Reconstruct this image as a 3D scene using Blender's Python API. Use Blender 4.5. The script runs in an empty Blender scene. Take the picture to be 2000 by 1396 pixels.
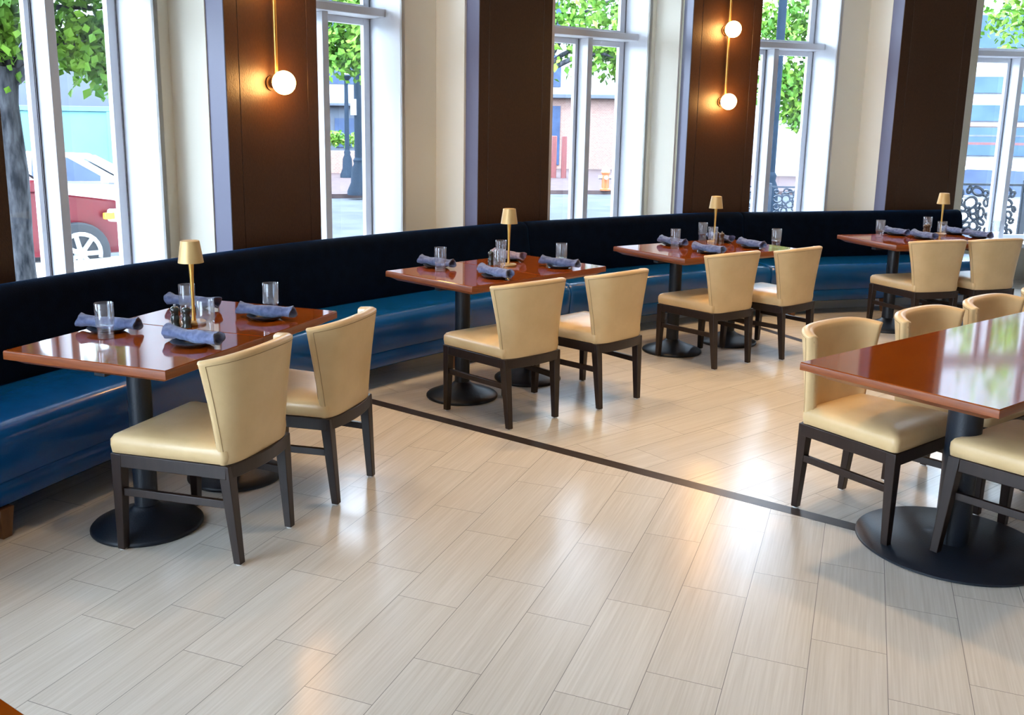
import bpy, bmesh, math, random
from mathutils import Vector, Matrix
from math import sin, cos, pi, radians, hypot, atan2

random.seed(7)
S = bpy.context.scene
COL = S.collection

# ------------------------------------------------------------------ camera
cam_d = bpy.data.cameras.new('camera')
cam = bpy.data.objects.new('camera', cam_d)
COL.objects.link(cam)
cam_d.sensor_width = 36.0
cam_d.lens = 1786.02 / 2000.0 * 36.0
cam_d.shift_x = (1000 - 957.28) / 2000.0
cam_d.shift_y = (617.96 - 698) / 2000.0
cam_d.clip_start = 0.05
cam_d.clip_end = 400
rx = Vector((0.99990697, 0.00270885, 0.01336867))
ry = Vector((0.01364035, -0.19857251, -0.97999127))
rz = Vector((0.0, 0.98008246, -0.19859099))
M = Matrix.Identity(4)
for i in range(3):
    M[i][0] = rx[i]; M[i][1] = -ry[i]; M[i][2] = -rz[i]
M[2][3] = 1.57008
cam.matrix_world = M
S.camera = cam

# ------------------------------------------------------------------ exposure, sky, sun
S.view_settings.view_transform = 'Standard'
S.view_settings.look = 'None'
S.view_settings.gamma = 1.0
S.view_settings.use_curve_mapping = False
S.view_settings.exposure = 0.90
S.cycles.max_bounces = 8
S.cycles.diffuse_bounces = 4
S.cycles.glossy_bounces = 4
S.cycles.transparent_max_bounces = 24
S.cycles.transmission_bounces = 6
S.cycles.caustics_reflective = False
S.cycles.caustics_refractive = False
S.cycles.sample_clamp_indirect = 6.0
S.cycles.use_denoising = True

world = bpy.data.worlds.new('sky')
S.world = world
world.use_nodes = True
wn = world.node_tree.nodes; wl = world.node_tree.links
wn.clear()
w_out = wn.new('ShaderNodeOutputWorld')
w_bg = wn.new('ShaderNodeBackground')
w_bg.inputs['Color'].default_value = (0.66, 0.82, 1.0, 1)
w_bg.inputs['Strength'].default_value = 11.0
wl.new(w_bg.outputs[0], w_out.inputs[0])

def light(name, kind, loc, energy, color, **kw):
    d = bpy.data.lights.new(name, kind)
    d.energy = energy; d.color = color
    rot = kw.pop('rot', (0, 0, 0))
    for k, v in kw.items(): setattr(d, k, v)
    o = bpy.data.objects.new(name, d); COL.objects.link(o)
    o.location = loc; o.rotation_euler = rot
    return o

light('sun', 'SUN', (0, -20, 30), 2.2, (1.0, 0.95, 0.86), angle=radians(3), rot=(radians(38), 0, radians(-12)))
WARM = (1.0, 0.66, 0.34)
# recessed ceiling downlights of the dining room
for i, (x, y, e) in enumerate([(-1.3, 2.6, 90), (1.0, 4.0, 260), (0.2, 5.9, 170), (2.1, 5.6, 260), (3.5, 6.6, 280),
                               (2.6, 3.6, 190), (0.2, 1.2, 60), (-2.4, 0.4, 40), (2.2, 0.8, 80),
                               (-1.45, 4.5, 130), (-0.2, 5.9, 150), (1.5, 7.1, 190), (3.4, 7.9, 200)]):
    light('ceiling_downlight', 'SPOT', (x, y, 4.1), e * 0.42, WARM, spot_size=radians(72), spot_blend=0.9, shadow_soft_size=0.12)

# ------------------------------------------------------------------ materials
def rgb(r, g, b):
    f = lambda c: (c / 255 / 12.92) if c / 255 <= 0.04045 else ((c / 255 + 0.055) / 1.055) ** 2.4
    return (f(r), f(g), f(b), 1.0)

def mat(name, color, rough=0.5, metal=0.0, spec=0.5, noise=None, bump=None, coat=0.0, sheen=0.0, sheen_tint=None,
        emit=None, emit_s=0.0, stretch=(1, 1, 1), alpha=1.0):
    m = bpy.data.materials.new(name); m.use_nodes = True
    nt = m.node_tree; b = nt.nodes['Principled BSDF']
    b.inputs['Base Color'].default_value = color
    b.inputs['Roughness'].default_value = rough
    b.inputs['Metallic'].default_value = metal
    b.inputs['Specular IOR Level'].default_value = spec
    b.inputs['Coat Weight'].default_value = coat
    b.inputs['Coat Roughness'].default_value = 0.05
    b.inputs['Sheen Weight'].default_value = sheen
    if sheen_tint: b.inputs['Sheen Tint'].default_value = sheen_tint
    if emit:
        b.inputs['Emission Color'].default_value = emit
        b.inputs['Emission Strength'].default_value = emit_s
    if noise or bump:
        tc = nt.nodes.new('ShaderNodeTexCoord'); mp = nt.nodes.new('ShaderNodeMapping')
        mp.inputs['Scale'].default_value = stretch
        nt.links.new(tc.outputs['Object'], mp.inputs['Vector'])
    if noise:
        c2, scale = noise
        n = nt.nodes.new('ShaderNodeTexNoise'); n.inputs['Scale'].default_value = scale; n.inputs['Detail'].default_value = 5
        nt.links.new(mp.outputs[0], n.inputs['Vector'])
        r = nt.nodes.new('ShaderNodeValToRGB')
        r.color_ramp.elements[0].position = 0.35; r.color_ramp.elements[0].color = color
        r.color_ramp.elements[1].position = 0.68; r.color_ramp.elements[1].color = c2
        nt.links.new(n.outputs['Fac'], r.inputs[0]); nt.links.new(r.outputs[0], b.inputs['Base Color'])
    if bump:
        scale, strength = bump
        n = nt.nodes.new('ShaderNodeTexNoise'); n.inputs['Scale'].default_value = scale; n.inputs['Detail'].default_value = 3
        nt.links.new(mp.outputs[0], n.inputs['Vector'])
        bp = nt.nodes.new('ShaderNodeBump'); bp.inputs['Strength'].default_value = strength; bp.inputs['Distance'].default_value = 0.004
        nt.links.new(n.outputs['Fac'], bp.inputs['Height']); nt.links.new(bp.outputs[0], b.inputs['Normal'])
    return m

def glass_mat(name, tint, gloss, edge=0.0):
    m = bpy.data.materials.new(name); m.use_nodes = True
    nt = m.node_tree; nt.nodes.clear()
    out = nt.nodes.new('ShaderNodeOutputMaterial')
    tr = nt.nodes.new('ShaderNodeBsdfTransparent'); tr.inputs[0].default_value = tint
    gl = nt.nodes.new('ShaderNodeBsdfGlossy'); gl.inputs['Roughness'].default_value = 0.03
    lw = nt.nodes.new('ShaderNodeLayerWeight'); lw.inputs['Blend'].default_value = 0.35
    mr = nt.nodes.new('ShaderNodeMapRange'); mr.inputs['To Min'].default_value = gloss; mr.inputs['To Max'].default_value = gloss + edge
    nt.links.new(lw.outputs['Facing'], mr.inputs['Value'])
    mx = nt.nodes.new('ShaderNodeMixShader')
    nt.links.new(mr.outputs[0], mx.inputs[0]); nt.links.new(tr.outputs[0], mx.inputs[1]); nt.links.new(gl.outputs[0], mx.inputs[2])
    nt.links.new(mx.outputs[0], out.inputs[0])
    return m

def tile_mat(name, base, base2, grout, wid, lng, rough):
    """wood-look porcelain: grain along the tile, a thin grout line at each edge, tone per tile"""
    m = bpy.data.materials.new(name); m.use_nodes = True
    nt = m.node_tree; b = nt.nodes['Principled BSDF']; N = nt.nodes.new; L = nt.links.new
    uv = N('ShaderNodeUVMap'); sep = N('ShaderNodeSeparateXYZ'); L(uv.outputs[0], sep.inputs[0])
    def mth(op, a, c):
        n = N('ShaderNodeMath'); n.operation = op
        for k, v in enumerate((a, c)):
            if isinstance(v, (int, float)): n.inputs[k].default_value = v
            else: L(v, n.inputs[k])
        return n.outputs[0]
    u, v = sep.outputs[0], sep.outputs[1]
    d = mth('MINIMUM', mth('MINIMUM', u, mth('SUBTRACT', wid, u)), mth('MINIMUM', v, mth('SUBTRACT', lng, v)))
    g = mth('LESS_THAN', d, 0.0011)
    at = N('ShaderNodeAttribute'); at.attribute_name = 'tone'
    mp = N('ShaderNodeMapping'); mp.inputs['Scale'].default_value = (260, 5, 1); L(uv.outputs[0], mp.inputs[0])
    off = N('ShaderNodeVectorMath'); off.operation = 'ADD'; L(mp.outputs[0], off.inputs[0])
    sc = N('ShaderNodeVectorMath'); sc.operation = 'SCALE'; sc.inputs['Scale'].default_value = 90; L(at.outputs['Color'], sc.inputs[0]); L(sc.outputs[0], off.inputs[1])
    n1 = N('ShaderNodeTexNoise'); n1.inputs['Scale'].default_value = 0.6; n1.inputs['Detail'].default_value = 4; L(off.outputs[0], n1.inputs['Vector'])
    n2 = N('ShaderNodeTexNoise'); n2.inputs['Scale'].default_value = 0.07; n2.inputs['Detail'].default_value = 3; L(off.outputs[0], n2.inputs['Vector'])
    f = mth('ADD', mth('MULTIPLY', n1.outputs['Fac'], 1.15), mth('MULTIPLY', n2.outputs['Fac'], 0.6))
    f = mth('ADD', mth('SUBTRACT', f, 0.50), mth('MULTIPLY', mth('SUBTRACT', at.outputs['Fac'], 0.5), 0.14))
    mx = N('ShaderNodeMix'); mx.data_type = 'RGBA'; L(f, mx.inputs[0]); mx.inputs[6].default_value = base; mx.inputs[7].default_value = base2
    mg = N('ShaderNodeMix'); mg.data_type = 'RGBA'; L(g, mg.inputs[0]); L(mx.outputs[2], mg.inputs[6]); mg.inputs[7].default_value = grout
    L(mg.outputs[2], b.inputs['Base Color'])
    b.inputs['Roughness'].default_value = rough
    b.inputs['Specular IOR Level'].default_value = 0.5
    return m

def wood_mat(name, c1, c2, rough, coat, stretch, scale=3.0):
    m = mat(name, c1, rough, noise=(c2, scale), stretch=stretch, coat=coat)
    return m

def brick_mat(name, c1, c2, mortar, scale):
    m = bpy.data.materials.new(name); m.use_nodes = True
    nt = m.node_tree; b = nt.nodes['Principled BSDF']
    tc = nt.nodes.new('ShaderNodeTexCoord'); mp = nt.nodes.new('ShaderNodeMapping')
    mp.inputs['Rotation'].default_value = (radians(90), 0, 0)
    br = nt.nodes.new('ShaderNodeTexBrick'); br.inputs['Scale'].default_value = scale
    br.inputs['Color1'].default_value = c1; br.inputs['Color2'].default_value = c2; br.inputs['Mortar'].default_value = mortar
    nt.links.new(tc.outputs['Object'], mp.inputs[0]); nt.links.new(mp.outputs[0], br.inputs['Vector'])
    nt.links.new(br.outputs['Color'], b.inputs['Base Color'])
    b.inputs['Roughness'].default_value = 0.9
    return m

MT = {}
MT['tile'] = tile_mat('floor_tile', (0.58, 0.545, 0.485, 1), (0.80, 0.775, 0.72, 1), (0.26, 0.25, 0.235, 1), 0.222, 0.5748, 0.23)
MT['strip'] = mat('dark_floor_strip', (0.030, 0.022, 0.020, 1), 0.33, noise=((0.045, 0.033, 0.028, 1), 9), stretch=(3, 3, 1))
MT['ceiling'] = mat('ceiling_paint', (0.38, 0.36, 0.33, 1), 0.9, bump=(40, 0.05))
MT['cream'] = mat('cream_wall_paint', (0.80, 0.765, 0.65, 1), 0.75, bump=(90, 0.08))
MT['back'] = mat('taupe_wall_paint', (0.22, 0.15, 0.10, 1), 0.8, noise=((0.26, 0.18, 0.12, 1), 3))
MT['white'] = mat('white_window_paint', (0.70, 0.715, 0.76, 1), 0.35, bump=(60, 0.03))
MT['steel'] = mat('lavender_grey_metal', (0.13, 0.13, 0.21, 1), 0.45, bump=(80, 0.05))
MT['gasket'] = mat('black_gasket', (0.012, 0.012, 0.025, 1), 0.6, bump=(80, 0.05))
MT['panel'] = mat('brown_linen_panel', (0.038, 0.0145, 0.0045, 1), 0.40, noise=((0.056, 0.022, 0.0075, 1), 160), bump=(260, 0.35), stretch=(1, 1, 0.35))
MT['pane'] = glass_mat('window_glass', (0.97, 0.985, 1.0, 1), 0.03, 0.12)
MT['velvet'] = mat('navy_velvet', (0.0006, 0.0026, 0.008, 1), 0.85, spec=0.06, noise=((0.0009, 0.0045, 0.013, 1), 14), bump=(220, 0.6), sheen=0.34, sheen_tint=(0.008, 0.15, 0.46, 1))
MT['velvet'].node_tree.nodes['Principled BSDF'].inputs['Sheen Roughness'].default_value = 0.36
MT['blue'] = mat('blue_leather', (0.0014, 0.080, 0.30, 1), 0.22, noise=((0.0018, 0.098, 0.36, 1), 6), bump=(130, 0.12), coat=0.3)
MT['cream_leather'] = mat('cream_leather', (0.66, 0.47, 0.240, 1), 0.34, noise=((0.72, 0.525, 0.28, 1), 9), bump=(38, 0.18))
MT['piping'] = mat('leather_piping', (0.30, 0.19, 0.08, 1), 0.5, bump=(60, 0.2))
MT['espresso'] = wood_mat('espresso_wood', (0.013, 0.0062, 0.0048, 1), (0.021, 0.0105, 0.0085, 1), 0.38, 0.0, (18, 18, 2))
MT['glide'] = mat('nylon_glide', (0.75, 0.74, 0.70, 1), 0.4, bump=(60, 0.1))
MT['mahogany'] = wood_mat('glossy_mahogany', (0.195, 0.036, 0.0024, 1), (0.255, 0.054, 0.0036, 1), 0.065, 0.0, (1.2, 9, 9))
MT['mahogany_edge'] = wood_mat('mahogany_edge', (0.19, 0.042, 0.006, 1), (0.27, 0.066, 0.010, 1), 0.34, 0.1, (3, 3, 40))
MT['iron'] = mat('black_cast_iron', (0.004, 0.0085, 0.016, 1), 0.42, noise=((0.006, 0.012, 0.022, 1), 12), bump=(160, 0.2))  # blue tint in the base colour stands in for reflected skylight
MT['leg_wood'] = wood_mat('brown_leg_wood', (0.14, 0.055, 0.018, 1), (0.20, 0.085, 0.03, 1), 0.4, 0.1, (8, 8, 2))
MT['brass'] = mat('brushed_brass', (0.78, 0.46, 0.12, 1), 0.32, metal=0.9, bump=(200, 0.1))
MT['bronze'] = mat('dark_bronze', (0.05, 0.025, 0.01, 1), 0.4, metal=0.6, bump=(100, 0.1))
MT['shade'] = mat('gold_lamp_metal', (0.72, 0.50, 0.22, 1), 0.45, metal=0.35, bump=(160, 0.08))
MT['globe'] = mat('opal_globe', (1, 0.9, 0.75, 1), 0.3, emit=(1.0, 0.52, 0.16, 1), emit_s=40, bump=(10, 0.01))
MT['denim'] = mat('blue_napkin_cloth', (0.075, 0.105, 0.225, 1), 0.9, noise=((0.18, 0.235, 0.43, 1), 38), bump=(420, 0.7), sheen=0.3)
MT['mauve'] = mat('mauve_napkin_cloth', (0.30, 0.23, 0.31, 1), 0.9, noise=((0.5, 0.40, 0.48, 1), 60), bump=(420, 0.7), sheen=0.3)
MT['plate'] = mat('dark_stoneware', (0.022, 0.034, 0.050, 1), 0.28, noise=((0.035, 0.05, 0.07, 1), 30), bump=(60, 0.1))
MT['tumbler'] = glass_mat('clear_tumbler_glass', (0.95, 0.97, 0.99, 1), 0.05, 0.40)
_nt = MT['tumbler'].node_tree      # faint white diffuse mixed into the clear glass
_df = _nt.nodes.new('ShaderNodeBsdfDiffuse'); _df.inputs[0].default_value = (0.75, 0.78, 0.85, 1)
_mx = _nt.nodes.new('ShaderNodeMixShader'); _mx.inputs[0].default_value = 0.065
_o = [n for n in _nt.nodes if n.type == 'OUTPUT_MATERIAL'][0]; _src = _o.inputs[0].links[0].from_socket
_nt.links.new(_src, _mx.inputs[1]); _nt.links.new(_df.outputs[0], _mx.inputs[2]); _nt.links.new(_mx.outputs[0], _o.inputs[0])
MT['mill'] = mat('dark_green_lacquer', (0.030, 0.040, 0.038, 1), 0.2, noise=((0.04, 0.055, 0.05, 1), 20), coat=0.5)
MT['mill_brown'] = mat('brown_mill_wood', (0.10, 0.06, 0.03, 1), 0.3, noise=((0.15, 0.09, 0.045, 1), 20), coat=0.4)
MT['plinth'] = mat('pale_baseboard', (0.62, 0.64, 0.66, 1), 0.6, bump=(60, 0.05))
# outdoors
MT['asphalt'] = mat('street_asphalt', (0.036, 0.041, 0.049, 1), 0.85, spec=0.06, noise=((0.058, 0.064, 0.074, 1), 1.2))
MT['pavement'] = mat('sidewalk_brick', (0.048, 0.034, 0.036, 1), 0.85, spec=0.06, noise=((0.070, 0.050, 0.049, 1), 4))
MT['bark'] = mat('tree_bark', (0.014, 0.016, 0.021, 1), 0.9, spec=0.1, noise=((0.075, 0.078, 0.09, 1), 22), bump=(30, 1.0), stretch=(1, 1, 0.25))
MT['leaf'] = mat('green_leaves', (0.040, 0.13, 0.014, 1), 0.6, spec=0.2, noise=((0.13, 0.25, 0.022, 1), 2.2))
MT['teal'] = mat('pale_teal_boards', (0.07, 0.17, 0.19, 1), 0.6, spec=0.1, noise=((0.08, 0.185, 0.205, 1), 1))
MT['red'] = mat('red_car_paint', (0.15, 0.004, 0.014, 1), 0.4, noise=((0.17, 0.005, 0.017, 1), 2), coat=0.15)
MT['wcar'] = mat('white_car_paint', (0.55, 0.57, 0.59, 1), 0.25, noise=((0.58, 0.59, 0.60, 1), 2), coat=0.6)
MT['carglass'] = mat('dark_car_glass', (0.02, 0.035, 0.075, 1), 0.35, spec=0.15, noise=((0.03, 0.05, 0.10, 1), 3))
MT['tyre'] = mat('tyre_rubber', (0.04, 0.045, 0.055, 1), 0.8, bump=(60, 0.3))
MT['alloy'] = mat('alloy_rim', (0.6, 0.62, 0.66, 1), 0.3, metal=0.6, bump=(40, 0.1))
MT['lamp_clear'] = mat('headlamp_lens', (0.75, 0.78, 0.8, 1), 0.1, noise=((0.9, 0.9, 0.9, 1), 8), coat=0.5)
MT['amber'] = mat('amber_lens', (0.9, 0.42, 0.03, 1), 0.2, noise=((0.95, 0.5, 0.05, 1), 8))
MT['postblue'] = mat('blue_black_post_paint', (0.007, 0.014, 0.024, 1), 0.75, spec=0.08, noise=((0.010, 0.019, 0.032, 1), 6))
MT['brick'] = brick_mat('pink_brick', (0.15, 0.083, 0.068, 1), (0.18, 0.105, 0.086, 1), (0.20, 0.165, 0.145, 1), 4)
MT['dkwall'] = mat('slate_blue_facade', (0.035, 0.045, 0.062, 1), 0.7, noise=((0.045, 0.058, 0.08, 1), 1))
MT['pale'] = mat('pale_stone_facade', (0.22, 0.23, 0.25, 1), 0.8, spec=0.1, noise=((0.28, 0.29, 0.30, 1), 1))
MT['orange'] = mat('orange_hydrant_paint', (0.42, 0.065, 0.012, 1), 0.4, noise=((0.46, 0.08, 0.015, 1), 10))
MT['maroon'] = mat('maroon_post_paint', (0.09, 0.018, 0.018, 1), 0.5, noise=((0.11, 0.022, 0.022, 1), 8))
MT['fence_iron'] = mat('blue_black_fence_iron', (0.014, 0.024, 0.04, 1), 0.5, noise=((0.02, 0.03, 0.05, 1), 10))
MT['blueglass'] = mat('blue_window_band', (0.028, 0.055, 0.105, 1), 0.5, spec=0.15, noise=((0.045, 0.08, 0.14, 1), 1))
MT['coral'] = mat('coral_band', (0.32, 0.12, 0.10, 1), 0.7, noise=((0.35, 0.14, 0.12, 1), 2))
MT['frosted'] = mat('frosted_lantern', (0.8, 0.84, 0.86, 1), 0.3, noise=((0.9, 0.9, 0.9, 1), 5))

# ------------------------------------------------------------------ mesh helpers
def nb(): return bmesh.new()

def add_box(bm, c, size, rz=0.0, taper=None):
    """box centred at c; taper = (sx, sy) scale of the top face"""
    sx, sy, sz = size[0] / 2, size[1] / 2, size[2] / 2
    vs = []
    for z in (-sz, sz):
        k = taper if (taper and z > 0) else (1, 1)
        for x, y in ((-sx, -sy), (sx, -sy), (sx, sy), (-sx, sy)):
            x *= k[0]; y *= k[1]
            vs.append(bm.verts.new((c[0] + x * cos(rz) - y * sin(rz), c[1] + x * sin(rz) + y * cos(rz), c[2] + z)))
    for f in ((3, 2, 1, 0), (4, 5, 6, 7), (0, 1, 5, 4), (1, 2, 6, 5), (2, 3, 7, 6), (3, 0, 4, 7)):
        bm.faces.new([vs[i] for i in f])
    return vs

def add_loft(bm, rings, caps=True, closed=True):
    R = [[bm.verts.new(p) for p in r] for r in rings]
    n = len(R[0])
    for a, b in zip(R[:-1], R[1:]):
        for i in range(n if closed else n - 1):
            j = (i + 1) % n
            try: bm.faces.new((a[i], a[j], b[j], b[i]))
            except ValueError: pass
    if caps and closed:
        try: bm.faces.new(R[0][::-1]); bm.faces.new(R[-1])
        except ValueError: pass
    return R

def add_prism(bm, poly, z0, z1):
    add_loft(bm, [[(x, y, z0) for x, y in poly], [(x, y, z1) for x, y in poly]])

def add_lathe(bm, prof, c=(0, 0, 0), n=32):
    rings = [[(c[0] + r * cos(2 * pi * i / n), c[1] + r * sin(2 * pi * i / n), c[2] + z) for i in range(n)] for r, z in prof]
    add_loft(bm, rings)

def add_tube(bm, pts, r, n=8, r1=None):
    pts = [Vector(p) for p in pts]
    rings = []
    for i, p in enumerate(pts):
        a = pts[max(0, i - 1)]; b = pts[min(len(pts) - 1, i + 1)]
        d = (b - a).normalized()
        up = Vector((0, 0, 1)) if abs(d.z) < 0.95 else Vector((1, 0, 0))
        x = d.cross(up).normalized(); y = d.cross(x).normalized()
        rr = r if r1 is None else r + (r1 - r) * i / (len(pts) - 1)
        rings.append([p + rr * (x * cos(2 * pi * k / n) + y * sin(2 * pi * k / n)) for k in range(n)])
    add_loft(bm, rings)

def add_quad(bm, pts):
    bm.faces.new([bm.verts.new(p) for p in pts])

def obj(name, bm, m, parent=None, smooth=None, bevel=0.0, seg=2, subsurf=0):
    bmesh.ops.recalc_face_normals(bm, faces=bm.faces)
    me = bpy.data.meshes.new(name)
    bm.to_mesh(me); bm.free()
    me.materials.append(MT[m] if isinstance(m, str) else m)
    o = bpy.data.objects.new(name, me); COL.objects.link(o)
    if parent: o.parent = parent
    if smooth is not None:
        for p in me.polygons: p.use_smooth = True
        if smooth < 180:
            try: me.set_sharp_from_angle(angle=radians(smooth))
            except Exception: pass
    if bevel:
        b = o.modifiers.new('bevel', 'BEVEL'); b.width = bevel; b.segments = seg; b.limit_method = 'ANGLE'; b.angle_limit = radians(35)
        for p in me.polygons: p.use_smooth = True
        b.harden_normals = False
        try: me.set_sharp_from_angle(angle=radians(60))
        except Exception: pass
    if subsurf:
        s = o.modifiers.new('sub', 'SUBSURF'); s.levels = subsurf; s.render_levels = subsurf
    return o

def tag(o, label, cat, group=None, kind=None):
    o['label'] = label; o['category'] = cat
    if group: o['group'] = group
    if kind: o['kind'] = kind
    return o

def thing(name, label, cat, loc=(0, 0, 0), rotz=0.0, group=None, kind=None):
    o = bpy.data.objects.new(name, None); COL.objects.link(o)
    o.location = loc; o.rotation_euler = (0, 0, rotz)
    o.empty_display_size = 0.1
    return tag(o, label, cat, group, kind)

def dup(o, parent=None, loc=None, rotz=None, label=None, group=None):
    c = o.copy(); COL.objects.link(c)
    if parent: c.parent = parent
    if loc is not None: c.location = loc
    if rotz is not None: c.rotation_euler = (0, 0, rotz)
    if label: c['label'] = label
    if group: c['group'] = group
    for ch in list(o.children): dup(ch, c)
    return c

# ------------------------------------------------------------------ plan of the room
def V2(a): return Vector((a[0], a[1]))
# rear top edge of the banquette (curved), d = 0; room side = right-hand normal
CPTS = [(-2.835, 2.45), (-2.246, 4.124), (-1.582, 5.298), (-1.108, 5.988), (-0.106, 7.04), (0.458, 7.498), (1.732, 8.32), (2.266, 8.516), (4.60, 9.180)]
def catmull(pts, n=10):
    P = [V2(p) for p in pts]
    P = [P[0] * 2 - P[1]] + P + [P[-1] * 2 - P[-2]]
    out = []
    for i in range(1, len(P) - 2):
        for k in range(n):
            t = k / n
            a, b, c, d = P[i - 1], P[i], P[i + 1], P[i + 2]
            out.append(0.5 * ((2 * b) + (c - a) * t + (2 * a - 5 * b + 4 * c - d) * t * t + (3 * b - a - 3 * c + d) * t ** 3))
    out.append(P[-2])
    return out
CURVE = catmull(CPTS)
def smooth_pts(C, it=6):
    for _ in range(it):
        C = [C[0]] + [(C[i - 1] + C[i] * 2 + C[i + 1]) / 4 for i in range(1, len(C) - 1)] + [C[-1]]
    return C
CURVE = smooth_pts(CURVE, 10)
def normals(C):
    out = []
    for i in range(len(C)):
        t = (C[min(len(C) - 1, i + 1)] - C[max(0, i - 1)]).normalized()
        out.append(Vector((t.y, -t.x)))       # towards the room
    return out
CN = normals(CURVE)

# ------------------------------------------------------------------ floor
YAW1 = -0.38619
def tiles(name, org, yaw, phases, ucount, vcount, planes, m, ext=()):
    W, L = 0.222, 0.5748
    bm = nb(); uvl = bm.loops.layers.uv.new('UVMap'); cl = bm.loops.layers.color.new('tone')
    cu, su = cos(yaw), sin(yaw)
    for u in range(*ucount):
        ph = phases(u)
        for v in range(*vcount):
            t = random.random()
            q = []
            for a, b in ((0, 0), (1, 0), (1, 1), (0, 1)):
                x, y = (u + a) * W, (v + ph + b) * L
                q.append(bm.verts.new((org[0] + x * cu - y * su, org[1] + x * su + y * cu, 0)))
            f = bm.faces.new(q)
            for lp, (a, b) in zip(f.loops, ((0, 0), (1, 0), (1, 1), (0, 1))):
                lp[uvl].uv = (a * W, b * L); lp[cl] = (t, t, t, 1)
    for (px, py, nx, ny) in planes:
        bmesh.ops.bisect_plane(bm, geom=bm.verts[:] + bm.edges[:] + bm.faces[:], plane_co=(px, py, 0), plane_no=(nx, ny, 0), clear_outer=True)
    return obj(name, bm, m)

PH = {-6: .658, -5: .368, -4: .079, -3: .37, -2: .019, -1: .303, 0: 0, 1: .443, 2: .123, 3: .462, 4: .81, 5: .171, 6: .486, 7: .057, 8: .355}
def ph1(u): return PH.get(u, (u * 0.345) % 1.0)
ROOM = [(-5.5, 0, -1, 0), (9.5, 0, 1, 0), (0, -5, 0, -1), (0, 11.2, 0, 1)]
sd1 = Vector((1.522 - (-0.673), 3.493 - 5.169)).normalized(); s1 = Vector((-0.673, 5.169)); n1 = Vector((-sd1.y, sd1.x))   # into sector 2
sd2 = Vector((0.39, -0.92)).normalized(); s2 = Vector((2.236, 7.43)); n2 = Vector((-sd2.y, sd2.x))
# the three sectors meet the dark strips; strip 2 stops on strip 1's far side
org1 = (-0.51934, 2.36356)
fl = thing('floor', 'pale wood-look tiled floor of the dining room', 'floor', kind='structure')
a = tiles('tile_field', org1, YAW1, ph1, (-36, 46), (-18, 20), ROOM + [(s1.x, s1.y, n1.x, n1.y)], 'tile'); a.parent = fl
b = tiles('tile_field', (1.041, 4.372), radians(38.0 - 90), lambda u: (u * 0.345) % 1.0, (-40, 50), (-30, 30), ROOM + [(s1.x, s1.y, -n1.x, -n1.y), (s2.x, s2.y, n2.x, n2.y)], 'tile'); b.parent = fl
c = tiles('tile_field', (3.0, 6.0), radians(16.0 - 90), lambda u: (u * 0.345) % 1.0, (-40, 50), (-30, 30), ROOM + [(s2.x, s2.y, -n2.x, -n2.y), (s1.x, s1.y, -n1.x, -n1.y)], 'tile'); c.parent = fl
def strip(p, d, l0, l1, w):
    bm = nb(); nn = Vector((-d.y, d.x))
    a, b = p + d * l0, p + d * l1
    poly = [a - nn * w / 2, b - nn * w / 2, b + nn * w / 2, a + nn * w / 2]
    add_prism(bm, [tuple(q) for q in poly], -0.01, 0.0008)
    o = obj('dark_strip', bm, 'strip', fl)
    o['label'] = 'dark inlaid strip'
strip(s1, sd1, -0.9, 9.0, 0.074)
strip(s2, sd2, -1.0, 5.0, 0.07)

# ------------------------------------------------------------------ ceiling and far walls
bm = nb(); add_box(bm, (2, 3.1, 4.25), (16, 17, 0.1)); tag(obj('ceiling', bm, 'ceiling'), 'plain off-white ceiling high above the dining room', 'ceiling', kind='structure')
def wall_seg(bm, a, b, z0, z1, th):
    a, b = V2(a), V2(b); t = (b - a).normalized(); n = Vector((-t.y, t.x)) * th
    add_prism(bm, [tuple(a), tuple(b), tuple(b + n), tuple(a + n)], z0, z1)
for nm, aa, bb, lb in (('wall_back', (9.5, -5), (-4.3, -5), 'taupe rear wall behind the viewer'),
                   ('wall_right', (9.5, 10.6), (9.5, -5), 'taupe side wall to the right of the dining room')):
    bm = nb(); wall_seg(bm, aa, bb, 0, 4.2, 0.1); tag(obj(nm, bm, 'back'), lb, 'wall', kind='structure')

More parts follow.
